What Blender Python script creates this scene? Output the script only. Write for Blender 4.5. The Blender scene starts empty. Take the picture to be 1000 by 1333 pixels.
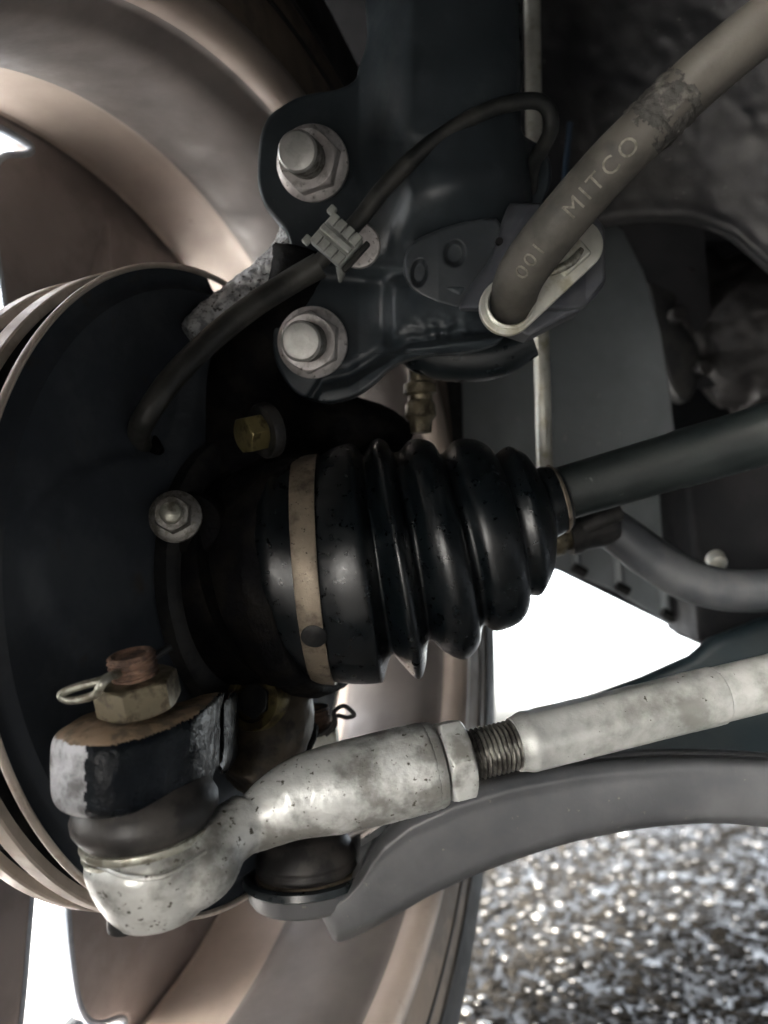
import bpy, bmesh, math, random
import numpy as np
from mathutils import Vector, noise
random.seed(7); np.random.seed(7)
C = bpy.context.scene.collection
S = 0.001                                   # everything below is measured in millimetres
# ------------------------------------------------------------------ camera
PITCH = math.radians(16.4); CH = 255.0; F = 1000.0
cp, sp = math.cos(PITCH), math.sin(PITCH)
cam = bpy.data.cameras.new('camera'); co = bpy.data.objects.new('camera', cam); C.objects.link(co)
co.location = (0, 0, CH*S); co.rotation_euler = (math.radians(90)+PITCH, 0, 0)
cam.sensor_fit = 'VERTICAL'; cam.sensor_height = 36.0; cam.lens = 36*F/1333
cam.clip_start = 0.01; cam.clip_end = 400
cam.dof.use_dof = True; cam.dof.focus_distance = 0.250; cam.dof.aperture_fstop = cam.lens/2.9
bpy.context.scene.camera = co
# ------------------------------------------------------------------ light
w = bpy.data.worlds.new('World'); bpy.context.scene.world = w; w.use_nodes = True
nt = w.node_tree; bg = nt.nodes['Background']
sky = nt.nodes.new('ShaderNodeTexSky'); sky.sky_type = 'NISHITA'; sky.sun_disc = False
SUN_EL, SUN_AZ = math.radians(24), math.radians(218)     # azimuth clockwise from +Y: behind the camera, to the left
sky.sun_elevation = SUN_EL; sky.sun_rotation = SUN_AZ; sky.dust_density = 7; sky.air_density = 1.0; sky.ozone_density = 1.0
hs = nt.nodes.new('ShaderNodeHueSaturation'); hs.inputs['Saturation'].default_value = .36    # a hazy, nearly white sky
nt.links.new(sky.outputs[0], hs.inputs['Color']); nt.links.new(hs.outputs[0], bg.inputs[0]); bg.inputs[1].default_value = 0.15
sl = bpy.data.lights.new('sun', 'SUN'); sl.energy = 2.2; sl.angle = math.radians(14); sl.color = (1, .98, .955)
so = bpy.data.objects.new('sun', sl); C.objects.link(so)
sd = Vector((math.sin(SUN_AZ)*math.cos(SUN_EL), math.cos(SUN_AZ)*math.cos(SUN_EL), math.sin(SUN_EL)))
so.rotation_euler = sd.to_track_quat('Z', 'Y').to_euler(); so.location = (-1, -1, 2)
vs = bpy.context.scene.view_settings
vs.view_transform = 'Standard'; vs.look = 'None'; vs.exposure = 4.5; vs.gamma = 1
cy = bpy.context.scene.cycles; cy.max_bounces = 8; cy.diffuse_bounces = 4; cy.glossy_bounces = 4
# ------------------------------------------------------------------ space: camera-frame measurements to world
def W(c):
    x, y, z = c; return np.array([x, z*cp + y*sp, CH + z*sp - y*cp])
def D(c):
    v = W(c) - np.array([0, 0, CH]); return v/np.linalg.norm(v)
def P(px, py, d): return W(((px-500)/F*d, (py-666.5)/F*d, d))
DOWN = D((0, 1, 0)); RIGHT = D((1, 0, 0)); AWAY = D((0, 0, 1))
def nz(v): v = np.asarray(v, float); return v/np.linalg.norm(v)
def frame(a, ref=None):
    a = nz(a); r = np.array(ref if ref is not None else ((0, 0, 1) if abs(a[2]) < .9 else (1, 0, 0)), float)
    u = nz(r - a*r.dot(a)); return a, u, np.cross(a, u)
def cr(pts, n=8):
    """Catmull-Rom through rows of pts (any number of columns)"""
    p = np.array(pts, float); q = np.vstack([2*p[0]-p[1], p, 2*p[-1]-p[-2]]); out = []
    for i in range(1, len(q)-2):
        for k in range(n):
            t = k/n; a, b, c, d = q[i-1], q[i], q[i+1], q[i+2]
            out.append(.5*((2*b)+(-a+c)*t+(2*a-5*b+4*c-d)*t*t+(-a+3*b-3*c+d)*t**3))
    out.append(p[-1]); return np.array(out)
def sstep(x, a, b): t = np.clip((x-a)/(b-a), 0, 1); return t*t*(3-2*t)
# ------------------------------------------------------------------ mesh builder (mm, world)
class M:
    def __init__(s): s.v = []; s.f = []; s.m = []
    def add(s, V, Fc, mi=0):
        o = len(s.v); s.v.extend([tuple(p) for p in V]); s.f.extend([tuple(i+o for i in f) for f in Fc]); s.m.extend([mi]*len(Fc)); return s
    def rings(s, R, cap=True, mi=0, closed=False):
        n = len(R[0]); V = [p for r in R for p in r]; Fc = []; K = len(R)
        for i in range(K if closed else K-1):
            a, b = i*n, ((i+1) % K)*n
            for j in range(n):
                k = (j+1) % n; Fc.append((a+j, a+k, b+k, b+j))
        if cap and not closed:
            Fc.append(tuple(range(n-1, -1, -1))); Fc.append(tuple((K-1)*n+j for j in range(n)))
        return s.add(V, Fc, mi)
    def lathe(s, o, a, prof, seg=48, cap=True, ref=None, mi=0, arc=None, closed=False, wob=None):
        a, u, v = frame(a, ref); o = np.asarray(o, float); R = []
        for t, r in prof:
            ring = []
            for j in range(seg):
                th = 2*math.pi*j/seg; rr = r if wob is None else r+wob(t, th)
                ring.append(o + a*t + rr*(math.cos(th)*u+math.sin(th)*v))
            R.append(ring)
        return s.rings(R, cap, mi, closed)
    def tube(s, pts, rad, seg=20, n=8, cap=True, mi=0, flat=1.0):
        p = [list(x) for x in pts]; rad = [rad]*len(p) if np.isscalar(rad) else rad
        q = cr([a+[r] for a, r in zip(p, rad)], n); xyz = q[:, :3]; T = np.gradient(xyz, axis=0)
        a, u, v = frame(T[0]); R = []
        for i in range(len(q)):
            a = nz(T[i]); u = nz(u - a*u.dot(a)); v = np.cross(a, u)
            R.append([xyz[i] + q[i, 3]*(math.cos(t)*u + flat*math.sin(t)*v) for t in np.linspace(0, 2*math.pi, seg, endpoint=False)])
        return s.rings(R, cap, mi)
    def box(s, o, ax, size, mi=0):
        X, Y, Z = [nz(k) for k in ax]; V = []
        for a in (-.5, .5):
            for b in (-.5, .5):
                for c in (-.5, .5): V.append(np.asarray(o)+X*a*size[0]+Y*b*size[1]+Z*c*size[2])
        return s.add(V, [(0, 1, 3, 2), (4, 6, 7, 5), (0, 4, 5, 1), (2, 3, 7, 6), (0, 2, 6, 4), (1, 5, 7, 3)], mi)
def hexnut(m, o, a, across, h, ref=None, cham=1.2, mi=0, hole=0):
    """hexagon with a turned chamfer on both ends: 48-gon rings following the hexagon, clipped by a cone"""
    a, u, v = frame(a, ref); ap = across/2; cor = ap/math.cos(math.pi/6); seg = 72; R = []
    def rr(th, lim): 
        k = (th + math.pi/6) % (math.pi/3) - math.pi/6
        return min(ap/math.cos(k), lim)
    levels = [(0, ap*.985), (cham*.5, ap+(cor-ap)*.55), (cham, cor*1.01), (h-cham, cor*1.01), (h-cham*.5, ap+(cor-ap)*.55), (h, ap*.985)]
    for t, lim in levels:
        R.append([np.asarray(o)+a*t+rr(2*math.pi*j/seg, lim)*(math.cos(2*math.pi*j/seg)*u+math.sin(2*math.pi*j/seg)*v) for j in range(seg)])
    if hole:
        R.append([np.asarray(o)+a*(h-.8)+hole*(math.cos(2*math.pi*j/seg)*u+math.sin(2*math.pi*j/seg)*v) for j in range(seg)])
    return m.rings(R)
def thread(m, o, a, L, r, pitch=1.5, seg=40, depth=.75, mi=0):
    n = int(L/pitch*6); a, u, v = frame(a); R = []
    for i in range(n+1):
        t = L*i/n; ring = []
        for j in range(seg):
            th = 2*math.pi*j/seg; ph = (t/pitch - j/seg) % 1
            rr = r - depth*abs(2*ph-1)*min(1, 1)
            ring.append(np.asarray(o)+a*t+rr*(math.cos(th)*u+math.sin(th)*v))
        R.append(ring)
    return m.rings(R)
COL = {}
def link(me, name, mat, parent=None, smooth=40, loc=None, kind=None):
    mats = mat if isinstance(mat, (list, tuple)) else [mat]
    for k in mats: me.materials.append(k)
    o = bpy.data.objects.new(name, me); C.objects.link(o)
    base = np.array(loc if loc is not None else (parent['_b'] if parent is not None else (0, 0, 0)), float)
    n = len(me.vertices); a = np.empty(n*3); me.vertices.foreach_get('co', a); a = a.reshape(-1, 3) - base*S
    me.vertices.foreach_set('co', a.ravel()); me.update()
    if smooth:
        me.polygons.foreach_set('use_smooth', [True]*len(me.polygons))
        if smooth < 180: me.set_sharp_from_angle(angle=math.radians(smooth))
    if parent is not None:
        o.parent = parent; o.location = (0, 0, 0)
    else: o.location = tuple(base*S)
    o['_b'] = list(base)
    if kind: o['kind'] = kind
    return o
def mk(m, name, mat, parent=None, smooth=40, loc=None, kind=None, bevel=None, disp=None, remesh=None, sub=0, smth=0, post=None):
    me = bpy.data.meshes.new(name)
    me.from_pydata([(p[0]*S, p[1]*S, p[2]*S) for p in m.v], [], m.f)
    me.polygons.foreach_set('material_index', m.m); me.update()
    bm = bmesh.new(); bm.from_mesh(me); bmesh.ops.remove_doubles(bm, verts=bm.verts, dist=1e-6) if not remesh else None
    bmesh.ops.recalc_face_normals(bm, faces=bm.faces); bm.to_mesh(me); bm.free()
    if remesh or bevel or sub or smth:
        t = bpy.data.objects.new('tmp', me); C.objects.link(t)
        if bevel:
            b = t.modifiers.new('b', 'BEVEL'); b.width = bevel*S; b.segments = 3; b.limit_method = 'ANGLE'; b.angle_limit = math.radians(35)
        if remesh:
            r = t.modifiers.new('r', 'REMESH'); r.mode = 'VOXEL'; r.voxel_size = remesh*S; r.use_smooth_shade = True
        if smth:
            q = t.modifiers.new('s', 'SMOOTH'); q.factor = .5; q.iterations = smth
        if sub:
            q = t.modifiers.new('u', 'SUBSURF'); q.levels = sub; q.render_levels = sub
        dg = bpy.context.evaluated_depsgraph_get(); me2 = bpy.data.meshes.new_from_object(t.evaluated_get(dg)); me2.materials.clear()
        bpy.data.objects.remove(t); me = me2; me.name = name
    if disp:
        amp, sc = disp; me.update(); n = len(me.vertices)
        co_ = np.empty(n*3); no_ = np.empty(n*3); me.vertices.foreach_get('co', co_); me.vertex_normals.foreach_get('vector', no_)
        co_ = co_.reshape(-1, 3); no_ = no_.reshape(-1, 3)
        k = np.array([noise.noise(q)+.5*noise.noise(q*2.3) for q in (Vector(c) for c in co_*(1000*sc))])
        me.vertices.foreach_set('co', (co_+no_*(k*amp*S)[:, None]).ravel()); me.update()
    if post: post(me)
    return link(me, name, mat, parent, smooth, loc, kind)
def thing(name, label, cat, loc, group=None):
    o = bpy.data.objects.new(name, None); C.objects.link(o); o.location = tuple(np.array(loc)*S); o.empty_display_size = .01
    o['label'] = label; o['category'] = cat; o['_b'] = [float(k) for k in loc]
    if group: o['group'] = group
    return o
def tag(o, label, cat, group=None):
    o['label'] = label; o['category'] = cat
    if group: o['group'] = group
    return o
def plate(loops, o, U, V, N, th, name, mat, parent=None, bevel=.3, loc=None, smooth=35, curved=None, cut=0):
    """closed 2-D outlines (mm in U,V; first the outer, then holes) filled, thickened along N (front face towards -N) with rounded rims"""
    cu = bpy.data.curves.new('c', 'CURVE'); cu.dimensions = '2D'; cu.fill_mode = 'BOTH'
    cu.extrude = max(th/2-bevel, .01); cu.bevel_depth = bevel; cu.bevel_resolution = 2; cu.offset = -bevel
    for L in loops:
        sp_ = cu.splines.new('POLY'); sp_.points.add(len(L)-1); sp_.use_cyclic_u = True
        for k, (x, y) in enumerate(L): sp_.points[k].co = (x, y, 0, 1)
    t = bpy.data.objects.new('tmp', cu); C.objects.link(t)
    me = bpy.data.meshes.new_from_object(t.evaluated_get(bpy.context.evaluated_depsgraph_get())); bpy.data.objects.remove(t); me.name = name
    me.materials.clear()
    bm = bmesh.new(); bm.from_mesh(me); bmesh.ops.remove_doubles(bm, verts=bm.verts, dist=1e-4)
    if cut:
        bmesh.ops.triangulate(bm, faces=bm.faces); 
    bm.to_mesh(me); bm.free()
    U, V, N, o = [np.asarray(k, float) for k in (U, V, N, o)]
    for vv in me.vertices:
        x, y, z = vv.co
        if curved: z += curved(x, y)
        p = (o + U*x + V*y + N*z)*S; vv.co = p
    return link(me, name, mat, parent, smooth, loc)
def pxloop(pts, d, n=0):
    """outline given by photograph points, placed at depth d on a plane square to the lens"""
    q = pts if not n else [tuple(k) for k in cr(list(pts)+[pts[0]], n)[:-1]]
    return [((x-500)/F*d, (y-666.5)/F*d) for x, y in q]
def pxplate(loops, d, th, name, mat, parent=None, bevel=.3, n=0, **k):
    return plate([pxloop(L, d, n) for L in loops], W((0, 0, d+th/2)), RIGHT, DOWN, AWAY, th, name, mat, parent, bevel, **k)
# ------------------------------------------------------------------ materials
def mat(name, col, col2=None, rough=.5, metal=0., scale=120, mask=(.45, .6), bump=.15, bscale=600, rough2=None, spec=.5, coat=0, detail=5, col3=None, scale3=400, mask3=(.6, .66), metal2=None, streak=None, bdist=.0004, coat_rough=.15):
    m = bpy.data.materials.new(name); m.use_nodes = True; t = m.node_tree; b = t.nodes['Principled BSDF']
    N = lambda k: t.nodes.new(k); L = t.links.new
    tc = N('ShaderNodeTexCoord'); src = tc.outputs['Object']
    if streak:
        mp = N('ShaderNodeMapping'); mp.inputs['Scale'].default_value = streak; L(src, mp.inputs[0]); srcs = mp.outputs[0]
    else: srcs = src
    def nz_(sc, det, s=None):
        n = N('ShaderNodeTexNoise'); n.inputs['Scale'].default_value = sc; n.inputs['Detail'].default_value = det; n.inputs['Roughness'].default_value = .62
        L(s or src, n.inputs['Vector']); return n.outputs[0]
    def mr(f, a, b_, lo=0., hi=1.):
        r = N('ShaderNodeMapRange'); r.interpolation_type = 'SMOOTHSTEP'; L(f, r.inputs[0])
        for k, v in zip((1, 2, 3, 4), (a, b_, lo, hi)): r.inputs[k].default_value = v
        return r.outputs[0]
    def mix(f, A, B):
        x = N('ShaderNodeMix'); x.data_type = 'RGBA'; L(f, x.inputs[0])
        for s_, v in ((6, A), (7, B)):
            if isinstance(v, tuple): x.inputs[s_].default_value = (*v, 1)
            else: L(v, x.inputs[s_])
        return x.outputs[2]
    c = col; b.inputs['Metallic'].default_value = metal; b.inputs['Specular IOR Level'].default_value = spec
    b.inputs['Coat Weight'].default_value = coat; b.inputs['Coat Roughness'].default_value = coat_rough
    if col2:
        f = mr(nz_(scale, detail, srcs), *mask); c = mix(f, col, col2)
        if rough2 is not None: L(mr(nz_(scale, detail, srcs), *mask, rough, rough2), b.inputs['Roughness'])
        if metal2 is not None: L(mr(nz_(scale, detail, srcs), *mask, metal, metal2), b.inputs['Metallic'])
    if rough2 is None:
        L(mr(nz_(bscale*.25, 4), .3, .7, rough*.82, min(1, rough*1.18)), b.inputs['Roughness'])
    if col3: c = mix(mr(nz_(scale3, 3), *mask3), c, col3)
    # faint overall unevenness so that no surface is one flat tone
    hv = N('ShaderNodeHueSaturation'); L(mr(nz_(scale*.45, 4), .3, .7, .82, 1.16), hv.inputs['Value'])
    if isinstance(c, tuple): hv.inputs['Color'].default_value = (*c, 1)
    else: L(c, hv.inputs['Color'])
    L(hv.outputs[0], b.inputs['Base Color'])
    bp = N('ShaderNodeBump'); bp.inputs['Strength'].default_value = bump; bp.inputs['Distance'].default_value = bdist
    L(nz_(bscale, 6), bp.inputs['Height']); L(bp.outputs[0], b.inputs['Normal'])
    return m
black_paint = mat('black_paint', (.013, .018, .021), (.03, .038, .042), rough=.3, scale=60, mask=(.5, .8), bump=.12, bscale=500, col3=(.13, .12, .11), scale3=700, mask3=(.72, .78))
bracket_paint = mat('bracket_paint', (.034, .044, .052), (.058, .070, .078), rough=.42, scale=60, mask=(.5, .8), bump=.12, bscale=500, col3=(.16, .15, .14), scale3=700, mask3=(.73, .78))
tab_paint = mat('tab_paint', (.050, .058, .066), (.078, .087, .095), rough=.4, scale=60, mask=(.5, .8), bump=.12, bscale=500, col3=(.2, .19, .18), scale3=600, mask3=(.73, .78))
grey_paint = mat('grey_paint', (.075, .081, .095), (.10, .105, .115), rough=.45, scale=50, bump=.1, bscale=400)
zinc = mat('dull_zinc', (.66, .63, .62), (.44, .42, .41), rough=.45, metal=.45, scale=260, mask=(.5, .66), bump=.35, bscale=900, col3=(.12, .11, .10), scale3=500, mask3=(.64, .72))
bolt_face = mat('bolt_face', (.50, .50, .48), (.38, .38, .36), rough=.42, metal=.5, scale=120, bump=.15)
thread_steel = mat('thread_steel', (.34, .33, .31), (.18, .17, .15), rough=.45, metal=.7, scale=300, bump=.3, bscale=900)
dark_thread = mat('dark_thread', (.17, .165, .15), (.06, .055, .05), rough=.4, metal=.7, scale=200, bump=.3, bscale=900)
pale_zinc = mat('pale_zinc', (.62, .62, .56), (.42, .40, .30), rough=.38, metal=.45, scale=120, mask=(.5, .72), bump=.15, bscale=500)
rod_steel = mat('aged_steel', (.53, .545, .53), (.20, .20, .185), rough=.40, metal=.35, scale=60, mask=(.44, .64), bump=.6, bscale=520, col3=(.07, .064, .05), scale3=420, mask3=(.63, .68), detail=9)
tube_steel = mat('tube_steel', (.46, .475, .46), (.22, .225, .21), rough=.40, metal=.3, scale=60, mask=(.42, .68), bump=.4, bscale=420, col3=(.05, .045, .035), scale3=420, mask3=(.68, .72), detail=7)
dark_steel = mat('dark_steel', (.010, .011, .012), (.026, .025, .024), rough=.5, scale=90, bump=.3, bscale=500, spec=.4)
cast_dark = mat('cast_dark', (.005, .005, .006), (.011, .010, .009), rough=.65, scale=90, bump=.6, bscale=420, spec=.07, bdist=.0008)
cast_lit = mat('cast_lit', (.72, .74, .75), (.30, .31, .33), rough=.42, metal=.45, scale=320, mask=(.45, .62), bump=1., bscale=420, col3=(.06, .06, .06), scale3=600, mask3=(.58, .64), bdist=.0012)
lit_end = mat('lit_end', (.42, .43, .45), (.17, .17, .17), rough=.55, metal=.25, scale=130, mask=(.48, .66), bump=.6, bscale=520, bdist=.0008)
grease = mat('greasy_black', (.004, .006, .009), (.010, .013, .016), rough=.28, scale=110, bump=.8, bscale=150, bdist=.0014, spec=.18)
tan_dirt = mat('tan_dirt', (.24, .17, .11), (.12, .09, .06), rough=.75, scale=200, bump=.5, bscale=700)
boot_rubber = mat('boot_rubber', (.0025, .0045, .006), (.010, .012, .0135), rough=.32, scale=70, mask=(.5, .8), bump=.15, bscale=1300, spec=.45, bdist=.0003)
joint_rubber = mat('joint_rubber', (.018, .017, .017), (.045, .041, .038), rough=.5, scale=80, bump=.25, bscale=700)
cable_rubber = mat('cable_rubber', (.028, .029, .027), (.055, .055, .05), rough=.42, scale=60, bump=.12, bscale=700)
thin_cable = mat('thin_cable', (.018, .02, .02), (.05, .05, .045), rough=.42, scale=40, bump=.1, bscale=600)
hose_rubber = mat('hose_rubber', (.095, .088, .076), (.055, .052, .045), rough=.6, scale=45, mask=(.42, .66), bump=.2, bscale=500, col3=(.055, .052, .048), scale3=38, mask3=(.60, .70))
hose_print = mat('hose_print', (.24, .225, .19), (.14, .13, .105), rough=.7, scale=300, bump=.1)
clip_plastic = mat('clip_plastic', (.42, .44, .41), (.30, .31, .29), rough=.42, scale=120, bump=.08)
band_steel = mat('band_steel', (.27, .225, .17), (.13, .10, .075), rough=.5, metal=.5, scale=120, mask=(.48, .68), bump=.35, bscale=800, col3=(.05, .04, .03), scale3=800, mask3=(.64, .7))
rust = mat('rusty_thread', (.22, .135, .095), (.10, .065, .05), rough=.8, scale=300, bump=.8, bscale=900)
yellow_zinc = mat('yellow_zinc', (.32, .27, .12), (.14, .11, .055), rough=.35, metal=.7, scale=160, bump=.2)
lug_brown = mat('lug_brown', (.075, .06, .042), (.03, .025, .02), rough=.5, metal=.3, scale=90, bump=.5, bscale=300)
nut_steel = mat('nut_steel', (.22, .19, .13), (.09, .075, .05), rough=.4, metal=.6, scale=180, bump=.35, bscale=700)
yellow_dark = mat('yellow_dark', (.16, .13, .055), (.07, .055, .03), rough=.4, metal=.6, scale=160, bump=.2)
pin_steel = mat('pin_steel', (.42, .42, .36), (.22, .21, .17), rough=.38, metal=.6, scale=200, bump=.2)
rim_paint = mat('brake_dusted_alloy', (.47, .40, .35), (.38, .32, .28), rough=.56, metal=.12, scale=14, mask=(.35, .7), bump=.06, bscale=260, col3=(.20, .15, .12), scale3=60, mask3=(.66, .85))
rim_grey = mat('grey_drop_centre', (.20, .183, .175), (.145, .134, .13), rough=.6, metal=.2, scale=14, mask=(.35, .7), bump=.06, bscale=260)
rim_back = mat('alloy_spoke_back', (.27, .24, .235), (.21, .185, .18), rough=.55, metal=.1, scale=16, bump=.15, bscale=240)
rim_lit_edge = mat('lit_window_edge', (.36, .40, .45), (.28, .32, .37), rough=.4, metal=.3, scale=90, bump=.15)
rotor_edge = mat('rotor_edge', (.70, .62, .54), (.5, .40, .32), rough=.5, metal=.15, scale=90, mask=(.5,.75), bump=.25, bscale=600)
shield_black = mat('shield_black', (.046, .055, .068), (.066, .076, .088), rough=.6, scale=30, bump=.2, bscale=300, spec=.3, col3=(.06, .05, .042), scale3=55, mask3=(.6, .8))
tyre_dirt = mat('tyre_dirt', (.20, .155, .12), (.12, .095, .075), rough=.75, scale=30, bump=.4, bscale=200)
tyre_rub = mat('tyre_rubber', (.016, .016, .016), (.03, .027, .025), rough=.75, scale=30, mask=(.42, .6), bump=.4, bscale=200)
panel_grey = mat('panel_grey', (.19, .212, .225), (.13, .147, .158), rough=.36, scale=12, mask=(.35, .7), bump=.2, bscale=120, col3=(.26, .265, .26), scale3=160, mask3=(.69, .74))
liner_m = mat('liner_plastic', (.020, .021, .024), (.050, .049, .048), rough=.55, scale=22, mask=(.45, .75), bump=.5, bscale=150, col3=(.2, .19, .18), scale3=240, mask3=(.68, .76), bdist=.001)
deep_black = mat('underbody_black', (.010, .011, .013), (.018, .018, .02), rough=.7, scale=20, bump=.3, bscale=120, spec=.2)
arm_paint = mat('arm_paint', (.092, .095, .10), (.058, .061, .066), rough=.42, scale=22, mask=(.4, .7), bump=.3, bscale=260, col3=(.19, .18, .16), scale3=260, mask3=(.68, .74))
cross_paint = mat('crossmember_paint', (.012, .024, .030), (.02, .03, .034), rough=.5, scale=20, bump=.2)
gear_alloy = mat('gearbox_alloy', (.028, .026, .026), (.014, .013, .013), rough=.5, metal=.3, scale=40, bump=.5, bscale=160, col3=(.06, .054, .05), scale3=60, mask3=(.66, .74), bdist=.001)
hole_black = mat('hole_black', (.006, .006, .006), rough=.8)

# ------------------------------------------------------------------ the wheel frame
WC = W((-152, 36.5, 360)); WN = D((.919, -.095, -.382)); WU = D((.3838, 0, .9234)); WV = np.cross(WN, WU)
if WV[2] < 0: WV = -WV
def wp(r, th, off): t = math.radians(th); return WC + WN*off + r*(math.cos(t)*WU + math.sin(t)*WV)
# ------------------------------------------------------------------ ground
def make_ground():
    def gm(name, c1, c2, rough, wet):
        m = mat(name, c1, c2, rough=rough, scale=9, mask=(.4, .62), bump=.9, bscale=70, rough2=wet, bdist=.006, spec=.15, col3=tuple(k*.4 for k in c1), scale3=30, mask3=(.5, .62)); return m
    gm_ = gm('wet_gravel_ground', (.009, .008, .0065), (.005, .0045, .0038), .7, .35)
    xs = np.concatenate([[-60000, -8000, -1500, -330], np.linspace(-300, 2600, 190), [4000, 10000, 60000]])
    ys = np.concatenate([[-60000, -3000, 0], np.linspace(300, 3600, 210), [5000, 9000, 20000, 120000]])
    V = []
    for y in ys:
        for x in xs:
            z = 0
            if -300 < x < 2600 and 300 < y < 3600:
                z = 5*noise.noise(Vector((x*.009, y*.009, 0))) + 3.5*noise.noise(Vector((x*.04, y*.04, 3)))
            V.append((x, y, z))
    n = len(xs); Fc = [(j*n+i, j*n+i+1, (j+1)*n+i+1, (j+1)*n+i) for j in range(len(ys)-1) for i in range(n-1)]
    g = mk(M().add(V, Fc), 'ground', gm_, smooth=180); g['kind'] = 'structure'
    slab_mat = mat('pale_slab', (.62, .61, .58), (.52, .51, .48), rough=.7, scale=3, bump=.2, bscale=60)
    xs = [-9000, -6000, -3000, -1200, -420]; m = M()
    m.add([(-9000, -4000, 9), (-290, -4000, 9), (-290, 9000, 9), (-9000, 9000, 9), (-9000, -4000, -30), (-290, -4000, -30), (-290, 9000, -30), (-9000, 9000, -30)],
          [(0, 1, 2, 3), (1, 5, 6, 2), (0, 4, 5, 1), (3, 2, 6, 7), (0, 3, 7, 4)])
    p = mk(m, 'bounce_slab', slab_mat, smooth=0); p['kind'] = 'structure'  # pale slab added outside to whiten the wheel windows and bounce light
    # pebbles: nobody could count them
    ico = bmesh.new(); bmesh.ops.create_icosphere(ico, subdivisions=1, radius=1); iv = np.array([tuple(v.co) for v in ico.verts]); fi = np.array([[v.index for v in f.verts] for f in ico.faces]); ico.free()
    n = 19000; rng = np.random.default_rng(3)
    y = 480 + 3000*rng.random(n)**1.5; x = rng.uniform(-.02, .62, n)*y + 60
    r = rng.gamma(2.0, 1.1, n)+1.1; r *= .75+.35*(y/1500)
    sc = np.stack([r*rng.uniform(.8, 1.5, n), r*rng.uniform(.8, 1.4, n), r*rng.uniform(.45, .85, n)], 1); a = rng.uniform(0, 6.28, n)
    V = iv[None]*sc[:, None] * (1+.28*rng.normal(size=(n, len(iv), 1)).clip(-1, 1))
    X = V[..., 0]*np.cos(a)[:, None]-V[..., 1]*np.sin(a)[:, None]; Y = V[..., 0]*np.sin(a)[:, None]+V[..., 1]*np.cos(a)[:, None]
    gz = np.array([5*noise.noise(Vector((xx*.009, yy*.009, 0))) + 3.5*noise.noise(Vector((xx*.04, yy*.04, 3))) for xx, yy in zip(x, y)])
    V = np.stack([X+x[:, None], Y+y[:, None], V[..., 2]+(gz+r*.25)[:, None]], -1).reshape(-1, 3)*S
    Fc = (fi[None]+(np.arange(n)*len(iv))[:, None, None]).reshape(-1, 3)
    me = bpy.data.meshes.new('gravel'); me.from_pydata(V.tolist(), [], Fc.tolist())
    pm = mat('wet_pebble', (.009, .008, .0065), (.0035, .0032, .0028), rough=.75, scale=32, mask=(.4, .62), bump=.4, bscale=300, col3=(.028, .025, .02), scale3=25, mask3=(.62, .72), spec=.03)
    o = link(me, 'gravel', pm, smooth=0); o['kind'] = 'stuff'
    # flat wet chips lying level: they mirror the bright horizon
    n = 1150; y = 560 + 2300*rng.random(n)**.75; x = (.6*rng.random(n)**1.5)*y + 60; r = rng.gamma(2.2, 1.1, n)+1.6; r *= .6+.5*(y/1500); a = rng.uniform(0, 6.28, n)
    sc = np.stack([r*rng.uniform(.7, 1.5, n), r*rng.uniform(.7, 1.5, n), r*.32], 1); dn = iv[None]*sc[:, None]*(1+.12*rng.normal(size=(n, len(iv), 1)).clip(-1, 1))
    X = dn[..., 0]*np.cos(a)[:, None]-dn[..., 1]*np.sin(a)[:, None]; Y = dn[..., 0]*np.sin(a)[:, None]+dn[..., 1]*np.cos(a)[:, None]
    tilt = rng.normal(0, .05, (n, 2)); gz = np.array([5*noise.noise(Vector((xx*.009, yy*.009, 0))) + 3.5*noise.noise(Vector((xx*.04, yy*.04, 3))) for xx, yy in zip(x, y)])
    V = np.stack([X+x[:, None], Y+y[:, None], dn[..., 2]+X*tilt[:, :1]+Y*tilt[:, 1:]+(gz+4+r*.3)[:, None]], -1).reshape(-1, 3)*S
    Fc = (fi[None]+(np.arange(n)*len(iv))[:, None, None]).reshape(-1, 3)
    me = bpy.data.meshes.new('wet_chips'); me.from_pydata(V.tolist(), [], Fc.tolist())
    wm = mat('wet_chip', (.05, .045, .036), (.02, .018, .014), rough=.03, scale=60, bump=.0, spec=1.0)
    wm.node_tree.nodes['Principled BSDF'].inputs['IOR'].default_value = 1.6
    oc = link(me, 'wet_chips', wm, smooth=180); oc['kind'] = 'stuff'; tag(oc, 'small flat wet stone chips sparkling white among the gravel', 'wet stones')
    tag(o, 'wet brown gravel glittering on the ground under the car', 'gravel')
make_ground()
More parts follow.
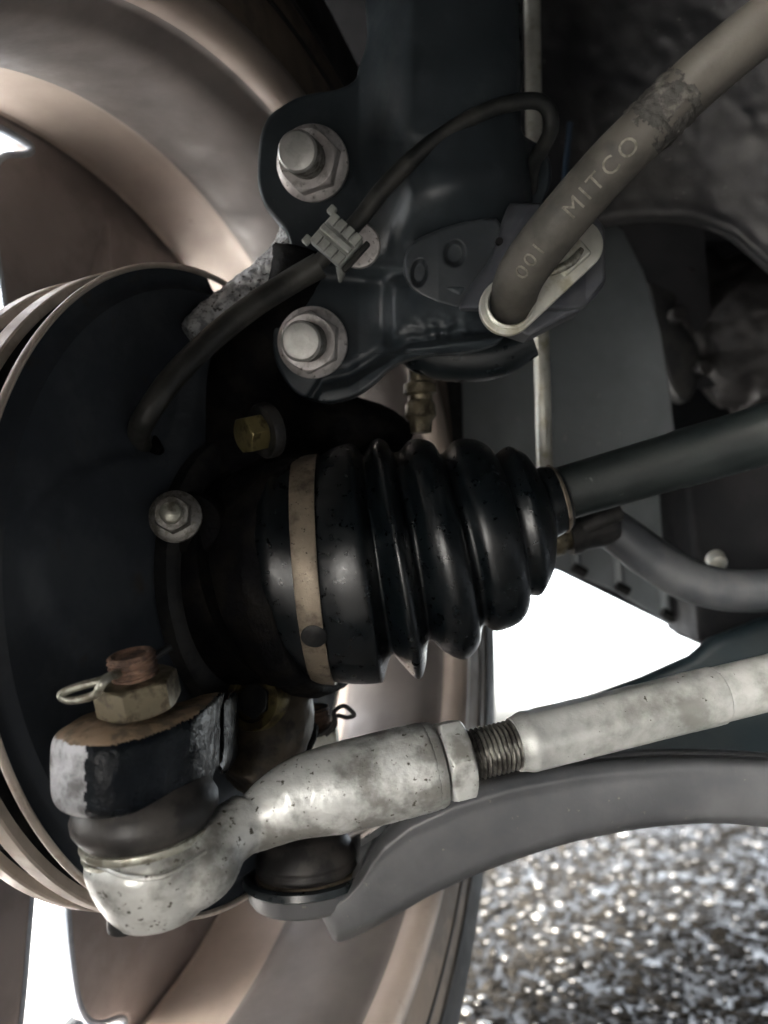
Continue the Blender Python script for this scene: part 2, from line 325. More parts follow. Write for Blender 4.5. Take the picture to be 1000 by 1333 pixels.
# ------------------------------------------------------------------ wheel and tyre
def make_wheel():
    t = thing('alloy_wheel', 'dusty beige alloy wheel seen from its inner side behind the brake disc', 'wheel', WC)
    prof = [(-4, 232), (-2, 224.5), (-.4, 222.3), (.4, 221), (1.2, 222.4), (3, 222.3), (20, 222.5), (38, 222), (44, 220), (47, 217.8), (53, 211), (60, 206), (80, 203.5), (100, 203), (108, 205), (114, 209.5), (118, 210), (122, 207.5), (127, 207.5), (131, 209.5), (133.5, 213), (133, 217), (130, 219), (124, 216), (60, 212), (40, 229), (-4, 234)]
    m = M().lathe(WC, WN, prof, 180, closed=True, ref=WU)
    def zones(me):     # the drop centre is a darker grey, right round the wheel
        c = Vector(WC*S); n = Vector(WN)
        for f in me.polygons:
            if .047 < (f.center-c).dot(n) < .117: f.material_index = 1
    mk(m, 'barrel', [rim_paint, rim_grey], t, smooth=50, post=zones)
    # face with five windows, each split by a thin rib
    outer = [(233*math.cos(a), 233*math.sin(a)) for a in np.linspace(0, 2*math.pi, 160, endpoint=False)]
    def win(a0, a1, hi, r1):
        mid = (a0+a1)/2; q = []
        if hi:
            for a in np.linspace(a0+2, a1-3, 6): q.append((r1, a))
            q += [(r1-1, a1-.6), (r1-6, a1-1.2), (203, a1-5.5), (190, a1-7.8), (168, a1-8.8), (146, a1-9.2), (118, a1-9.8), (106, a1-12), (108, a0+2.5), (120, a0+.6), (165, a0+.2), (r1-7, a0)]
        else:
            for a in np.linspace(a0+3, a1-2, 6): q.append((r1, a))
            q += [(r1-7, a1), (165, a1-.2), (120, a1-.6), (108, a1-2.5), (106, a0+12), (118, a0+9.8), (146, a0+9.2), (168, a0+8.8), (190, a0+7.8), (203, a0+5.5), (r1-6, a0+1.2), (r1-1, a0+.6)]
        xy = [(r*math.cos(math.radians(a)), r*math.sin(math.radians(a))) for r, a in q]
        return [tuple(k) for k in cr(xy+[xy[0]], 5)[:-1]]
    loops = [outer]
    for k in range(5):
        top = 61+72*k
        for a0, a1, hi in ((top-18, top, True), (top-45, top-27, False)):
            loops.append(win(a0, a1, hi, 217))
    pl = plate(loops, WC-WN*9, WU, WV, WN, 14, 'spoke_face', rim_back, t, bevel=3.5, smooth=60)
    # window bevels, bluish outside light put into their colour, slightly proud towards the camera
    for L in loops[1:]:
        pts = [WC - WN*4.0 + WU*x*1.0 + WV*y*1.0 for x, y in L]; pts.append(pts[0])
        mk(M().tube(pts, 1.9, seg=8, n=2), 'window_edge', rim_lit_edge, t)
    m = M()
    for k in range(5):
        a = 61+13.5+72*k; pts = [wp(60, a, 6), wp(110, a, 3), wp(160, a, -2), wp(212, a, -6)]
        m.tube(pts, [26, 18, 8, 3], seg=20, n=6, flat=1)
    mk(m, 'spoke_rib', rim_back, t, smooth=180, remesh=2.0, smth=4)
    m = M().lathe(WC, WN, [(-16, 70), (10, 74), (40, 62), (44, 20)], 60, ref=WU); mk(m, 'wheel_hub', rim_back, t)
    tp = cr([(-20, 226), (-34, 262), (-36, 300), (-18, 322), (50, 326), (104, 318), (126, 300), (131, 280), (130.5, 256), (130, 236), (128, 220)], 6)
    ty = thing('tyre', 'dusty black tyre round the beige alloy wheel', 'tyre', WC)
    mk(M().lathe(WC, WN, [tuple(k) for k in tp]+[(100, 232), (0, 240)], 160, closed=True, ref=WU), 'carcass', tyre_rub, ty)
    mk(M().lathe(WC, WN, [(127, 214), (133, 217), (133.6, 224), (133.4, 236), (133.2, 248), (132.8, 255), (131, 257), (129, 252), (128, 236), (127, 222)], 160, closed=True, ref=WU), 'bead_area', tyre_dirt, ty)
    m = M()
    for r, off in ((240, 133.4), (256, 133.4)):
        m.lathe(WC, WN, [(off-1, r-1.6), (off+1, r-.8), (off+1, r+.8), (off-1, r+1.6)], 160, closed=True, ref=WU)
    mk(m, 'sidewall_ring', tyre_rub, ty)
make_wheel()
def make_brake():
    t = thing('brake_rotor', 'vented brake disc with bright worn edges behind the black dust shield', 'brake disc', wp(0, 0, 78))
    for o_ in (83.5, 66.0):
        q = mk(M().lathe(WC, WN, [(o_-3.8, 60), (o_-3.8, 127.2), (o_+3.8, 127.2), (o_+3.8, 60)], 150, closed=True, ref=WU), 'friction_plate', dark_steel, t)  # faces near black: shade between plates and shield put into the colour
        mk(M().lathe(WC, WN, [(o_-3.9, 125), (o_-3.9, 127.8), (o_-3.2, 128.4), (o_+3.2, 128.4), (o_+3.9, 127.8), (o_+3.9, 125)], 180, closed=True, ref=WU), 'worn_edge', rotor_edge, q)
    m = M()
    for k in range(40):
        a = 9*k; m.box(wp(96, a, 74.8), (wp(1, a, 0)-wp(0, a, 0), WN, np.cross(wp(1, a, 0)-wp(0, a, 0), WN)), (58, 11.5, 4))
    mk(m, 'cooling_vane', hole_black, t, smooth=0)  # black vanes: shade inside the vent gap put into the colour
    mk(M().lathe(WC, WN, [(69, 58), (108, 58), (110, 55), (110, 20)], 60, ref=WU), 'disc_hat', dark_steel, t)
    # dust shield: a pressed sheet with a stepped flange and shallow embossing
    s = thing('dust_shield', 'black pressed dust shield covering the inner face of the brake disc', 'dust shield', wp(0, 0, 102))
    V = []; nr, na = 46, 220; Fc = []
    for side in (0, 1):
        for i in range(nr+1):
            r = 26 + (126.8-26)*i/nr
            for j in range(na):
                th = 360*j/na; z = 100 - 4.5*float(sstep(r, 118, 122)) + 2.2*float(sstep(r, 124, 126.8))
                e = math.cos(math.radians(th*4+30))*22+86
                z += 3.4*float(sstep(-(r-e), -3.2, 0))*float(sstep(r, 52, 60))
                lim = 126.8
                # straight notch where the caliper arm passes
                if 76 < th < 92: r_ = min(r, 126.8 - 6*float(sstep(-abs(th-84), -8, -5)))
                else: r_ = r
                cth = math.cos(math.radians(th))
                if cth > 0: r_ = min(r_, max(30, 58/max(cth, .01)))
                V.append(wp(r_, th, z - 1.6*side))
    n1 = (nr+1)*na
    for i in range(nr):
        for j in range(na):
            k = (j+1) % na; a = i*na; b = a+na
            Fc.append((a+j, a+k, b+k, b+j)); Fc.append((n1+a+j, n1+b+j, n1+b+k, n1+a+k))
    a = nr*na
    for j in range(na): k = (j+1) % na; Fc.append((a+j, a+k, n1+a+k, n1+a+j)); Fc.append((k, j, n1+j, n1+k))
    mk(M().add(V, Fc), 'pressed_sheet', shield_black, s, smooth=50)
    R = []
    for th in np.linspace(66, 294, 150):
        R.append([wp(127.2+1.1*math.cos(a), th, 98.8+1.7*math.sin(a)) for a in np.linspace(0, 2*math.pi, 10, endpoint=False)])
    mk(M().rings(R), 'rolled_edge', rotor_edge, s)
make_brake()
# ------------------------------------------------------------------ knuckle (cast steel upright)
def make_knuckle():
    k = thing('steering_knuckle', 'dark cast steering knuckle between brake disc and drive joint', 'knuckle', P(300, 700, 330))
    m = M(); c = P(345, 735, 318)
    m.lathe(wp(0, 0, 104), WN, [(-6, 30), (8, 46), (30, 50), (38, 48), (38, 20)], 60, ref=WU)
    m.tube([P(330, 640, 322), P(320, 540, 322), P(335, 470, 318), P(375, 420, 312), P(400, 330, 308)], [26, 22, 17, 15, 14], seg=24)
    m.tube([P(250, 640, 335), P(235, 560, 340), P(250, 500, 340)], [16, 13, 8], seg=20)
    m.tube([P(300, 800, 322), P(300, 880, 312), P(290, 960, 296)], [30, 22, 14], seg=24)
    m.tube([P(330, 840, 322), P(345, 900, 318), P(350, 960, 312), P(400, 985, 312)], [26, 20, 17, 13], seg=24)
    m.tube([P(225, 670, 335), P(250, 720, 330)], [17, 20], seg=20)
    m.tube([P(330, 540, 326), P(410, 555, 336), P(480, 560, 340), P(530, 575, 345)], [16, 15, 13, 8], seg=24)
    mk(m, 'casting', cast_dark, k, remesh=1.3, smth=3, disp=(.5, .12), smooth=180)
    # rough web up to the strut: same casting, light put into a paler colour
    m = M(); m.tube([P(246, 436, 300), P(268, 419, 303), P(303, 396, 307), P(345, 368, 309), P(380, 332, 309), P(392, 290, 310)], [5, 6.5, 7.6, 8.6, 8.5, 8], seg=20)
    m.tube([P(300, 402, 316), P(340, 400, 316), P(385, 400, 314)], [7, 10, 12], seg=20)
    mk(m, 'upper_web', cast_lit, k, remesh=.9, smth=2, disp=(.55, .35), smooth=180)
    # boss with a hexagon below the boot
    b0 = P(336, 912, 289); ax = nz(P(316, 912, 279)-b0)
    mk(M().lathe(b0-ax*8, ax, [(0, 11), (10, 12), (13, 11), (13, 8), (11, 7.5)], 40, ref=DOWN), 'lower_boss', yellow_dark, k, smooth=50)
    mk(hexnut(M(), b0+ax*0, ax, 12, 4, ref=RIGHT), 'hexagon_plug', dark_steel, k, bevel=.3)
    m = M(); m.tube([P(345, 880, 308), P(356, 930, 300), P(340, 985, 292), P(315, 1022, 284)], [14, 16, 14, 8], seg=24)
    mk(m, 'lower_lug', lug_brown, k, remesh=1.2, smth=3, disp=(.4, .2), smooth=180)
    # steering arm eye (tapers to the tie rod joint)
    A = P(175, 925, 266); axis = nz(P(196, 1045, 262)-A)
    m = M()
    q = [(78, 948), (90, 930), (130, 922), (200, 921), (262, 905), (300, 880), (345, 880), (350, 960), (318, 985), (270, 1015), (205, 1040), (150, 1045), (118, 1042), (92, 1022), (80, 985)]
    # section swept from the eye to the arm
    rows = []
    for px0, pt, pb, dd, rr in ((84, 952, 1018, 212, 8), (90, 940, 1032, 209, 12), (106, 934, 1042, 205, 15), (132, 932, 1046, 202, 17.5), (170, 931, 1045, 201, 18.5), (215, 924, 1036, 206, 18), (255, 912, 1022, 214, 17), (278, 906, 1010, 222, 15), (294, 904, 1002, 238, 14), (302, 905, 998, 266, 13), (304, 906, 990, 306, 12)):
        rows.append((px0, pt, pb, dd, rr))
    rows = cr(rows, 5); R = []
    for px0, pt, pb, dd, rr in rows:
        mid = (pt+pb)/2; hh = (pb-pt)/2/F*dd; c = P(px0, mid, dd+rr*.55); ring = []
        for t in np.linspace(0, 2*math.pi, 28, endpoint=False):
            ct, st = math.cos(t), math.sin(t); e = .42
            ring.append(c + DOWN*(hh*np.sign(st)*abs(st)**e) + AWAY*(rr*np.sign(ct)*abs(ct)**e))
        R.append(ring)
    m.rings(R)
    # left end of the eye: light from the left put into its colour
    def paint(me):
        # pale side-lit colour at the left end, dirty top, paint on the rest
        right = Vector(RIGHT); up = Vector(-DOWN)
        o = Vector(P(131, 985, 205)*S)
        for f in me.polygons:
            d = f.center-o; x = d.dot(right)*1000; y = d.dot(up)*1000
            w_ = 1.1*noise.noise(f.center*350)
            if x + w_ < .3: f.material_index = 1 
            if f.normal.dot(up) > .62 and x < 34: f.material_index = 2
    mk(m, 'steering_arm', [grease, lit_end, tan_dirt], k, remesh=.8, smth=6, disp=(.22, .16), smooth=180, post=paint)
make_knuckle()
# ------------------------------------------------------------------ strut
def sheet(name, L, R, ys, cols, hfun, d0, th, er, mat_, parent, swap=False, ehh=2.0, smooth=60):
    """pressed or cast sheet: each row spans L(y)..R(y) in the photograph; hfun gives the relief (mm towards the camera)"""
    Ly = cr(L, 8); Ry = cr(R, 8); out = np.vstack([Ly, Ry])
    def at(c, y): o = np.argsort(c[:, 1]); return np.interp(y, c[o, 1], c[o, 0])
    G = []
    for y in ys:
        a, b = at(Ly, y), at(Ry, y)
        if b < a+.5: b = a+.5
        s_ = np.linspace(0, 1, cols); s_ = s_ - .12*np.sin(2*np.pi*s_)/(2*np.pi)*4
        G.append(np.stack([a+(b-a)*s_, np.full(cols, y)], 1))
    G = np.array(G); X, Y = G[..., 0], G[..., 1]
    bd = np.concatenate([G[:, 0], G[:, -1], G[0], G[-1]]); flat = G.reshape(-1, 2)
    dist = np.full(len(flat), 1e9)
    for i in range(0, len(flat), 2000):
        q = flat[i:i+2000]; dist[i:i+2000] = np.sqrt(((q[:, None]-bd[None])**2).sum(2).min(1))
    dist = dist.reshape(X.shape)
    t = np.clip(dist/er, 0, 1); H = hfun(X, Y) - ehh*(1-np.sqrt(1-(1-t)**2))
    if swap: X, Y = Y, X
    dep = d0-H
    n0, n1 = X.shape; V = []; 
    for i in range(n0):
        for j in range(n1): V.append(P(X[i, j], Y[i, j], dep[i, j]))
    for i in range(n0):
        for j in range(n1):
            e = i in (0, n0-1) or j in (0, n1-1)
            dd = d0-hfun0(H, i, j)+th; V.append(P(X[i, j], Y[i, j], dep[i, j])*1.0 + AWAY*th)
    N_ = n0*n1; Fc = []
    for i in range(n0-1):
        for j in range(n1-1):
            a = i*n1+j; Fc.append((a, a+1, a+n1+1, a+n1)); Fc.append((N_+a, N_+a+n1, N_+a+n1+1, N_+a+1))
    for i in range(n0-1):
        for j in (0, n1-1): a = i*n1+j; Fc.append((a, a+n1, N_+a+n1, N_+a))
    for j in range(n1-1):
        for i in (0, n0-1): a = i*n1+j; Fc.append((a, a+1, N_+a+1, N_+a))
    return mk(M().add(V, Fc), name, mat_, parent, smooth=smooth)
def noise_grid(X, Y):
    return np.array([noise.noise(Vector((x, y, .5))) for x, y in zip(X.ravel(), Y.ravel())]).reshape(X.shape)
def hfun0(H, i, j): return H[i, j]
def gauss(X, Y, x, y, sx, sy, ang=0):
    c, s_ = math.cos(ang), math.sin(ang); a = (X-x)*c+(Y-y)*s_; b = -(X-x)*s_+(Y-y)*c; return np.exp(-.5*((a/sx)**2+(b/sy)**2))
def polymask(X, Y, pts, soft):
    """1 inside the convex outline, falling off over soft pixels"""
    n = len(pts); d = np.full(X.shape, 1e9)
    cx = sum(p[0] for p in pts)/n; cyy = sum(p[1] for p in pts)/n
    for i in range(n):
        x0, y0 = pts[i]; x1, y1 = pts[(i+1) % n]; nx, ny = -(y1-y0), x1-x0; l = math.hypot(nx, ny); nx /= l; ny /= l
        if (cx-x0)*nx+(cyy-y0)*ny < 0: nx, ny = -nx, -ny
        d = np.minimum(d, (X-x0)*nx+(Y-y0)*ny)
    return sstep(d, 0, soft)
def make_strut():
    t = thing('suspension_strut', 'black strut tube with its pressed clamp bracket above the boot', 'strut', P(580, 300, 330))
    top = P(584, -160, 322); bot = P(576, 330, 322)
    a = nz(bot-top); L = np.linalg.norm(bot-top)
    mk(M().lathe(top, a, [(0, 31.5), (L*.5, 31.5), (L*.52, 32.2), (L*.54, 32.2), (L*.56, 31.2), (L, 31)], 80), 'strut_tube', black_paint, t)
    Lf = [(474, -30), (476, 0), (478, 40), (476, 62), (468, 85), (462, 104), (440, 116), (410, 121), (388, 127), (368, 138), (350, 152), (340, 174), (336, 205), (336, 238), (343, 264), (358, 284), (371, 300), (378, 322), (378, 352), (364, 380), (357, 402), (355, 440), (359, 470), (372, 496), (388, 512), (412, 521), (428, 523.5)]
    Rt = [(674, -30), (675, 0), (676, 40), (678, 130), (680, 172), (704, 190), (716, 210), (716, 240), (704, 268), (685, 300), (668, 360), (664, 410), (655, 440), (632, 452), (600, 459), (566, 461), (530, 468), (508, 480), (488, 498), (470, 511), (452, 519), (430, 524)]
    box = [(527, 322), (566, 298), (630, 284), (652, 318), (628, 372), (600, 392), (560, 378), (530, 358)]
    def h(X, Y):
        dx = (X-580)/112.; hc = np.sqrt(np.clip(1-dx**2, 0, 1))*30
        bl = 1 - .62*sstep(Y, 215, 330); H = hc*bl
        lx = np.clip(1-((X-545)/90.)**2, 0, 1)
        H = H*sstep(X, 455, 540) + 3.0*sstep(-Y, -186, -172)*gauss(X, Y, 510, 110, 22, 80)
        H += 5.0*gauss(X, Y, 545, 285, 60, 24, -.65) - 2.5*gauss(X, Y, 500, 260, 26, 60, .6)
        H += 7.5*sstep(X, 496, 514)*sstep(Y, 352+0*X, 376)*sstep(-Y, -470, -440)*sstep(-X, -660, -600)
        H += 2.6*gauss(X, Y, 475, 348, 42, 7, .05) - 2.2*gauss(X, Y, 470, 366, 40, 10, .05)
        H += 1.0*polymask(X, Y, box, 14)
        # flared lower lip
        lip = np.interp(X, [380, 420, 455, 490, 530, 580, 640], [560, 500, 492, 470, 446, 440, 430])
        H += 4.6*sstep(Y, lip, lip+12) - 2.6*gauss(Y-lip, 0*X, -5, 0, 6, 9)
        H += .9*noise_grid(X*.11, Y*.11)*gauss(X, Y, 575, 432, 38, 10)*2 + .5*noise_grid(X*.02, Y*.02)
        H += .25*np.sin(X*.05+Y*.03)+.2*np.sin(Y*.08)
        return H
    sheet('clamp_bracket', Lf, Rt, np.concatenate([np.arange(-30, 110, 3.), np.arange(110, 160, 1.), np.arange(160, 440, 1.8), np.arange(440, 524.5, .9)]), 170, h, 298, 5, 5, bracket_paint, t, ehh=1.6)
    Lt = [(634, 284), (600, 290), (566, 301), (540, 314), (528, 330), (526, 350), (534, 374), (552, 388), (580, 397), (596, 402)]
    Rt_ = [(646, 284), (655, 300), (652, 325), (642, 350), (630, 374), (616, 392), (604, 402)]
    def ht(X, Y):
        H = -.055*np.clip(571-X, 0, 99) - .02*np.clip(X-571, 0, 99) - .02*(Y-340)
        H -= 3.2*sstep(gauss(X, Y, 546, 355, 8.5, 14, .12), .35, .75) + 3.0*sstep(gauss(X, Y, 592, 330, 11, 13.5, .1), .35, .75)
        H += .8*gauss(X, Y, 546, 355, 15, 22, .12) + .7*gauss(X, Y, 592, 330, 18, 21, .1)
        return H
    sheet('dimpled_tab', Lt, Rt_, np.arange(284, 402.1, 1.1), 110, ht, 277.5, 12, 4.5, tab_paint, t, ehh=1.5)
    # rear half of the clamshell, seen as a second edge under the flange
    Lf2 = [(420, 470), (424, 500), (432, 512), (446, 521)]; 
    m = M(); m.tube([P(425, 517, 300), P(462, 508, 301), P(495, 482, 303), P(530, 459, 305), P(580, 452, 306), P(640, 446, 306)], [1.6, 1.8, 1.8, 1.8, 1.8, 1.6], seg=12)
    mk(m, 'flange_lip', black_paint, t)
    m = M().tube([P(520, 440, 306), P(570, 462, 312), P(640, 462, 312), P(690, 440, 310)], [8, 10, 10, 8], seg=20); mk(m, 'inner_gusset', black_paint, t)
    # spring seat arc at the very top left, deep in the arch
    return t
make_strut()
def flange_nut(px, py, d, ex, ey, ed, R_fl, name, label, rot):
    o = P(px, py, d); e = P(ex, ey, ed); a = nz(e-o)
    t = thing(name, label, 'bolt', o, 'strut clamp bolts')
    ref = math.cos(rot)*RIGHT+math.sin(rot)*DOWN
    mk(M().lathe(o-a*3, a, [(0, R_fl*.97), (2.8, R_fl), (4.0, R_fl*.985), (4.9, R_fl*.9), (6.4, R_fl*.72)], 64, ref=ref), 'nut_flange', zinc, t)
    nt_ = mk(hexnut(M(), o+a*1.2, a, R_fl*1.5, 10, ref=ref, cham=1.7, hole=6.6), 'hexagon_nut', zinc, t, bevel=.25)
    L = np.linalg.norm(e-o)
    m = M(); thread(m, o+a*8, a, L-10, 7.3, 1.5, depth=.7)
    mk(m, 'bolt_thread', thread_steel, t)
    mk(M().lathe(o+a*(L-2.6), a, [(0, 7.0), (1.3, 7.0), (2.1, 6.3), (2.2, 6.0), (2.2, 2), (2.2, .1)], 48), 'bolt_end', bolt_face, t, smooth=25)
flange_nut(407, 213, 294, 386, 196, 268, 14.0, 'strut_bolt', 'upper grey flange nut and bolt end on the strut bracket', .25)
flange_nut(407, 446, 294, 391, 444, 268, 13.6, 'strut_bolt', 'lower grey flange nut and bolt end on the strut bracket, just above the boot', .05)
# hose bracket welded on the strut and its zinc fork
def make_hose_bracket():
    t = thing('hose_bracket', 'grey folded bracket on the strut that carries the brake hose end', 'bracket', P(690, 340, 285))
    d = 283
    L = [(664, 264), (658, 275), (650, 300), (640, 330), (632, 345), (610, 375), (598, 398), (602, 404)]
    Rr = [(760, 262), (778, 285), (787, 300), (788, 340), (788, 368), (770, 392), (750, 406), (742, 408)]
    def h(X, Y):
        H = 5*sstep(-(X+(Y-300)*.45), -672, -640)*0 + 6*sstep(X+(Y-300)*.5, 640, 675) - 10*sstep(X, 715, 790)
        H += 1.5*sstep(-Y, -285, -265)*-1
        return H
    sheet('folded_sheet', L, Rr, np.arange(264, 404.1, 1.8), 70, h, 277, 3, 6, grey_paint, t, ehh=2)
    q = [(700, 420), (645, 438), (668, 436), (700, 432), (742, 410), (754, 405), (788, 366), (789, 300), (770, 290), (740, 330)]
    # thick grey block behind the fork
    hexo = [(655, 425), (690, 437), (742, 410), (756, 404), (788, 366), (788, 300), (760, 282), (700, 330), (640, 390)]
    pxplate([hexo], 278, 14, 'carrier_block', grey_paint, t, bevel=1.5)
    mk(M().lathe(P(650, 314, 272.5), -AWAY, [(-1, 1.3), (.4, 1.3), (.5, 1.0)], 20), 'drain_hole', hole_black, t)
    f = thing('hose_retainer', 'pale zinc slotted plate clamping the brake hose to its bracket', 'retaining plate', P(690, 380, 268))
    d = 270; A = np.array([661., 399.]); B = np.array([752., 318.]); u = nz(B-A); nrm = np.array([-u[1], u[0]]); Rr_ = 37; out = []
    for a in np.linspace(math.pi/2, 3*math.pi/2, 22): out.append(tuple(A+Rr_*(math.cos(a)*u+math.sin(a)*nrm)))
    for a in np.linspace(-math.pi/2, math.pi/2, 22): out.append(tuple(B+34*(math.cos(a)*u+math.sin(a)*nrm)))
    hole = [tuple(np.array([664, 396])+27.5*np.array([math.cos(a), math.sin(a)])) for a in np.linspace(0, 2*math.pi, 40, endpoint=False)]
    pxplate([out, hole], 266.5, 3.0, 'slotted_plate', pale_zinc, f, bevel=.6)
    mk(M().lathe(P(664, 396, 267), AWAY, [(-1.2, 7.4), (-2.0, 8.0), (-1.6, 8.8), (.5, 8.9), (.5, 7.4)], 48, closed=True), 'collar', pale_zinc, f)
    n_ = M().box(P(742, 333, 265.6), (RIGHT*.75-DOWN*.66, RIGHT*.66+DOWN*.75, AWAY), (12, 9, 4)); mk(n_, 'folded_tab', pale_zinc, f, bevel=1.2)
    m = M().tube([P(713, 356, 264.2), P(728, 350, 263), P(745, 340, 263), P(757, 325, 264.2)], [1.2, 1.5, 1.5, 1.1], seg=12); mk(m, 'spring_wire', pin_steel, f)
make_hose_bracket()
# ------------------------------------------------------------------ brake hose with moulded lettering
def make_hose():
    t = thing('brake_hose', 'thick dusty grey brake hose rising from the zinc plate to the upper right', 'hose', P(664, 396, 272))
    pts = [P(672, 402, 290), P(668, 392, 272), P(680, 355, 258), P(722, 298, 248), P(788, 222, 238), P(850, 160, 230), P(915, 98, 224), P(985, 40, 220), P(1080, -30, 220)]
    rad = [7.6, 8.0, 8.2, 8.2, 8.1, 7.9, 7.9, 7.8, 7.8]
    mk(M().tube(pts, rad, seg=48, n=16), 'rubber_hose', hose_rubber, t, smooth=180)
    q = cr([list(p)+[r] for p, r in zip(pts, rad)], 40); xyz = q[:, :3]; seg = np.linalg.norm(np.diff(xyz, axis=0), axis=1); s_ = np.concatenate([[0], np.cumsum(seg)])
    def where(px): 
        # arc length at which the hose centre appears at this column of the photograph
        best = None
        for i in range(len(xyz)):
            v = xyz[i]-np.array([0, 0, CH]); x = v.dot(RIGHT); z = v.dot(AWAY); e = abs(500+F*x/z-px)
            if (best is None or e < best[0]) and s_[i] > 14: best = (e, s_[i])
        return best[1]
    def letters(txt, px0, size, spacing, ang):
        x = where(px0)
        cu = bpy.data.curves.new('t', 'FONT'); cu.body = txt; cu.size = size; cu.space_character = spacing; cu.resolution_u = 3; cu.extrude = .09; cu.offset = 0
        o = bpy.data.objects.new('t', cu); C.objects.link(o); me = bpy.data.meshes.new_from_object(o.evaluated_get(bpy.context.evaluated_depsgraph_get())); bpy.data.objects.remove(o); me.materials.clear()
        bm = bmesh.new(); bm.from_mesh(me); bmesh.ops.triangulate(bm, faces=bm.faces); bmesh.ops.subdivide_edges(bm, edges=[e for e in bm.edges if e.calc_length() > .8], cuts=3); bmesh.ops.triangulate(bm, faces=bm.faces); bm.to_mesh(me); bm.free()
        for vv in me.vertices:
            sx = x + vv.co.x; hy = vv.co.y - size*.35; i = min(max(np.searchsorted(s_, sx)-1, 0), len(xyz)-2); f = (sx-s_[i])/(s_[i+1]-s_[i])
            c = xyz[i]*(1-f)+xyz[i+1]*f; T = nz(xyz[i+1]-xyz[i]); r = q[i, 3]; tow = nz(-c+np.array([0, 0, CH])); tow = nz(tow-T*tow.dot(T)); up = np.cross(T, tow)
            if up.dot(-DOWN) < 0: up = -up
            an = hy/r + ang; p = c + (r-.05+max(vv.co.z+.05, 0)*1.7)*(math.cos(an)*tow+math.sin(an)*up); vv.co = Vector(p*S)
        link(me, 'moulded_lettering', hose_print, t, smooth=0)
    letters('001', 684, 6.4, 1.15, .02); letters('MITCO', 738, 7.4, 1.3, .0)
    # a flaking patch of black tape half-way up
    a = where(838)
    idx = [i for i in range(len(xyz)) if a-1 < s_[i] < a+16]
    R = []; 
    for i in idx:
        T = nz(xyz[min(i+1, len(xyz)-1)]-xyz[i-1]); A_, u, v = frame(T); r = q[i, 3]
        R.append([xyz[i]+(r+.35+.5*noise.noise(Vector((i*.3, j*.2, 0))))*(math.cos(2*math.pi*j/110)*u+math.sin(2*math.pi*j/110)*v) for j in range(110)])
    tape = mat('flaked_tape', (.05, .048, .044), (.11, .105, .092), rough=.6, scale=210, mask=(.52, .62), bump=1., bscale=350, bdist=.001)
    m = M().rings(R, cap=False); keep = []
    for f in m.f:
        c_ = np.mean([m.v[k] for k in f], axis=0); e_ = min(f)//110/(len(idx)-1)
        if noise.noise(Vector(c_*.22)) + .35*noise.noise(Vector(c_*.7)) < .55-1.3*abs(e_-.5): keep.append(f)
    m.f = keep; m.m = [0]*len(keep); mk(m, 'tape_wrap', tape, t, smooth=180)
make_hose()
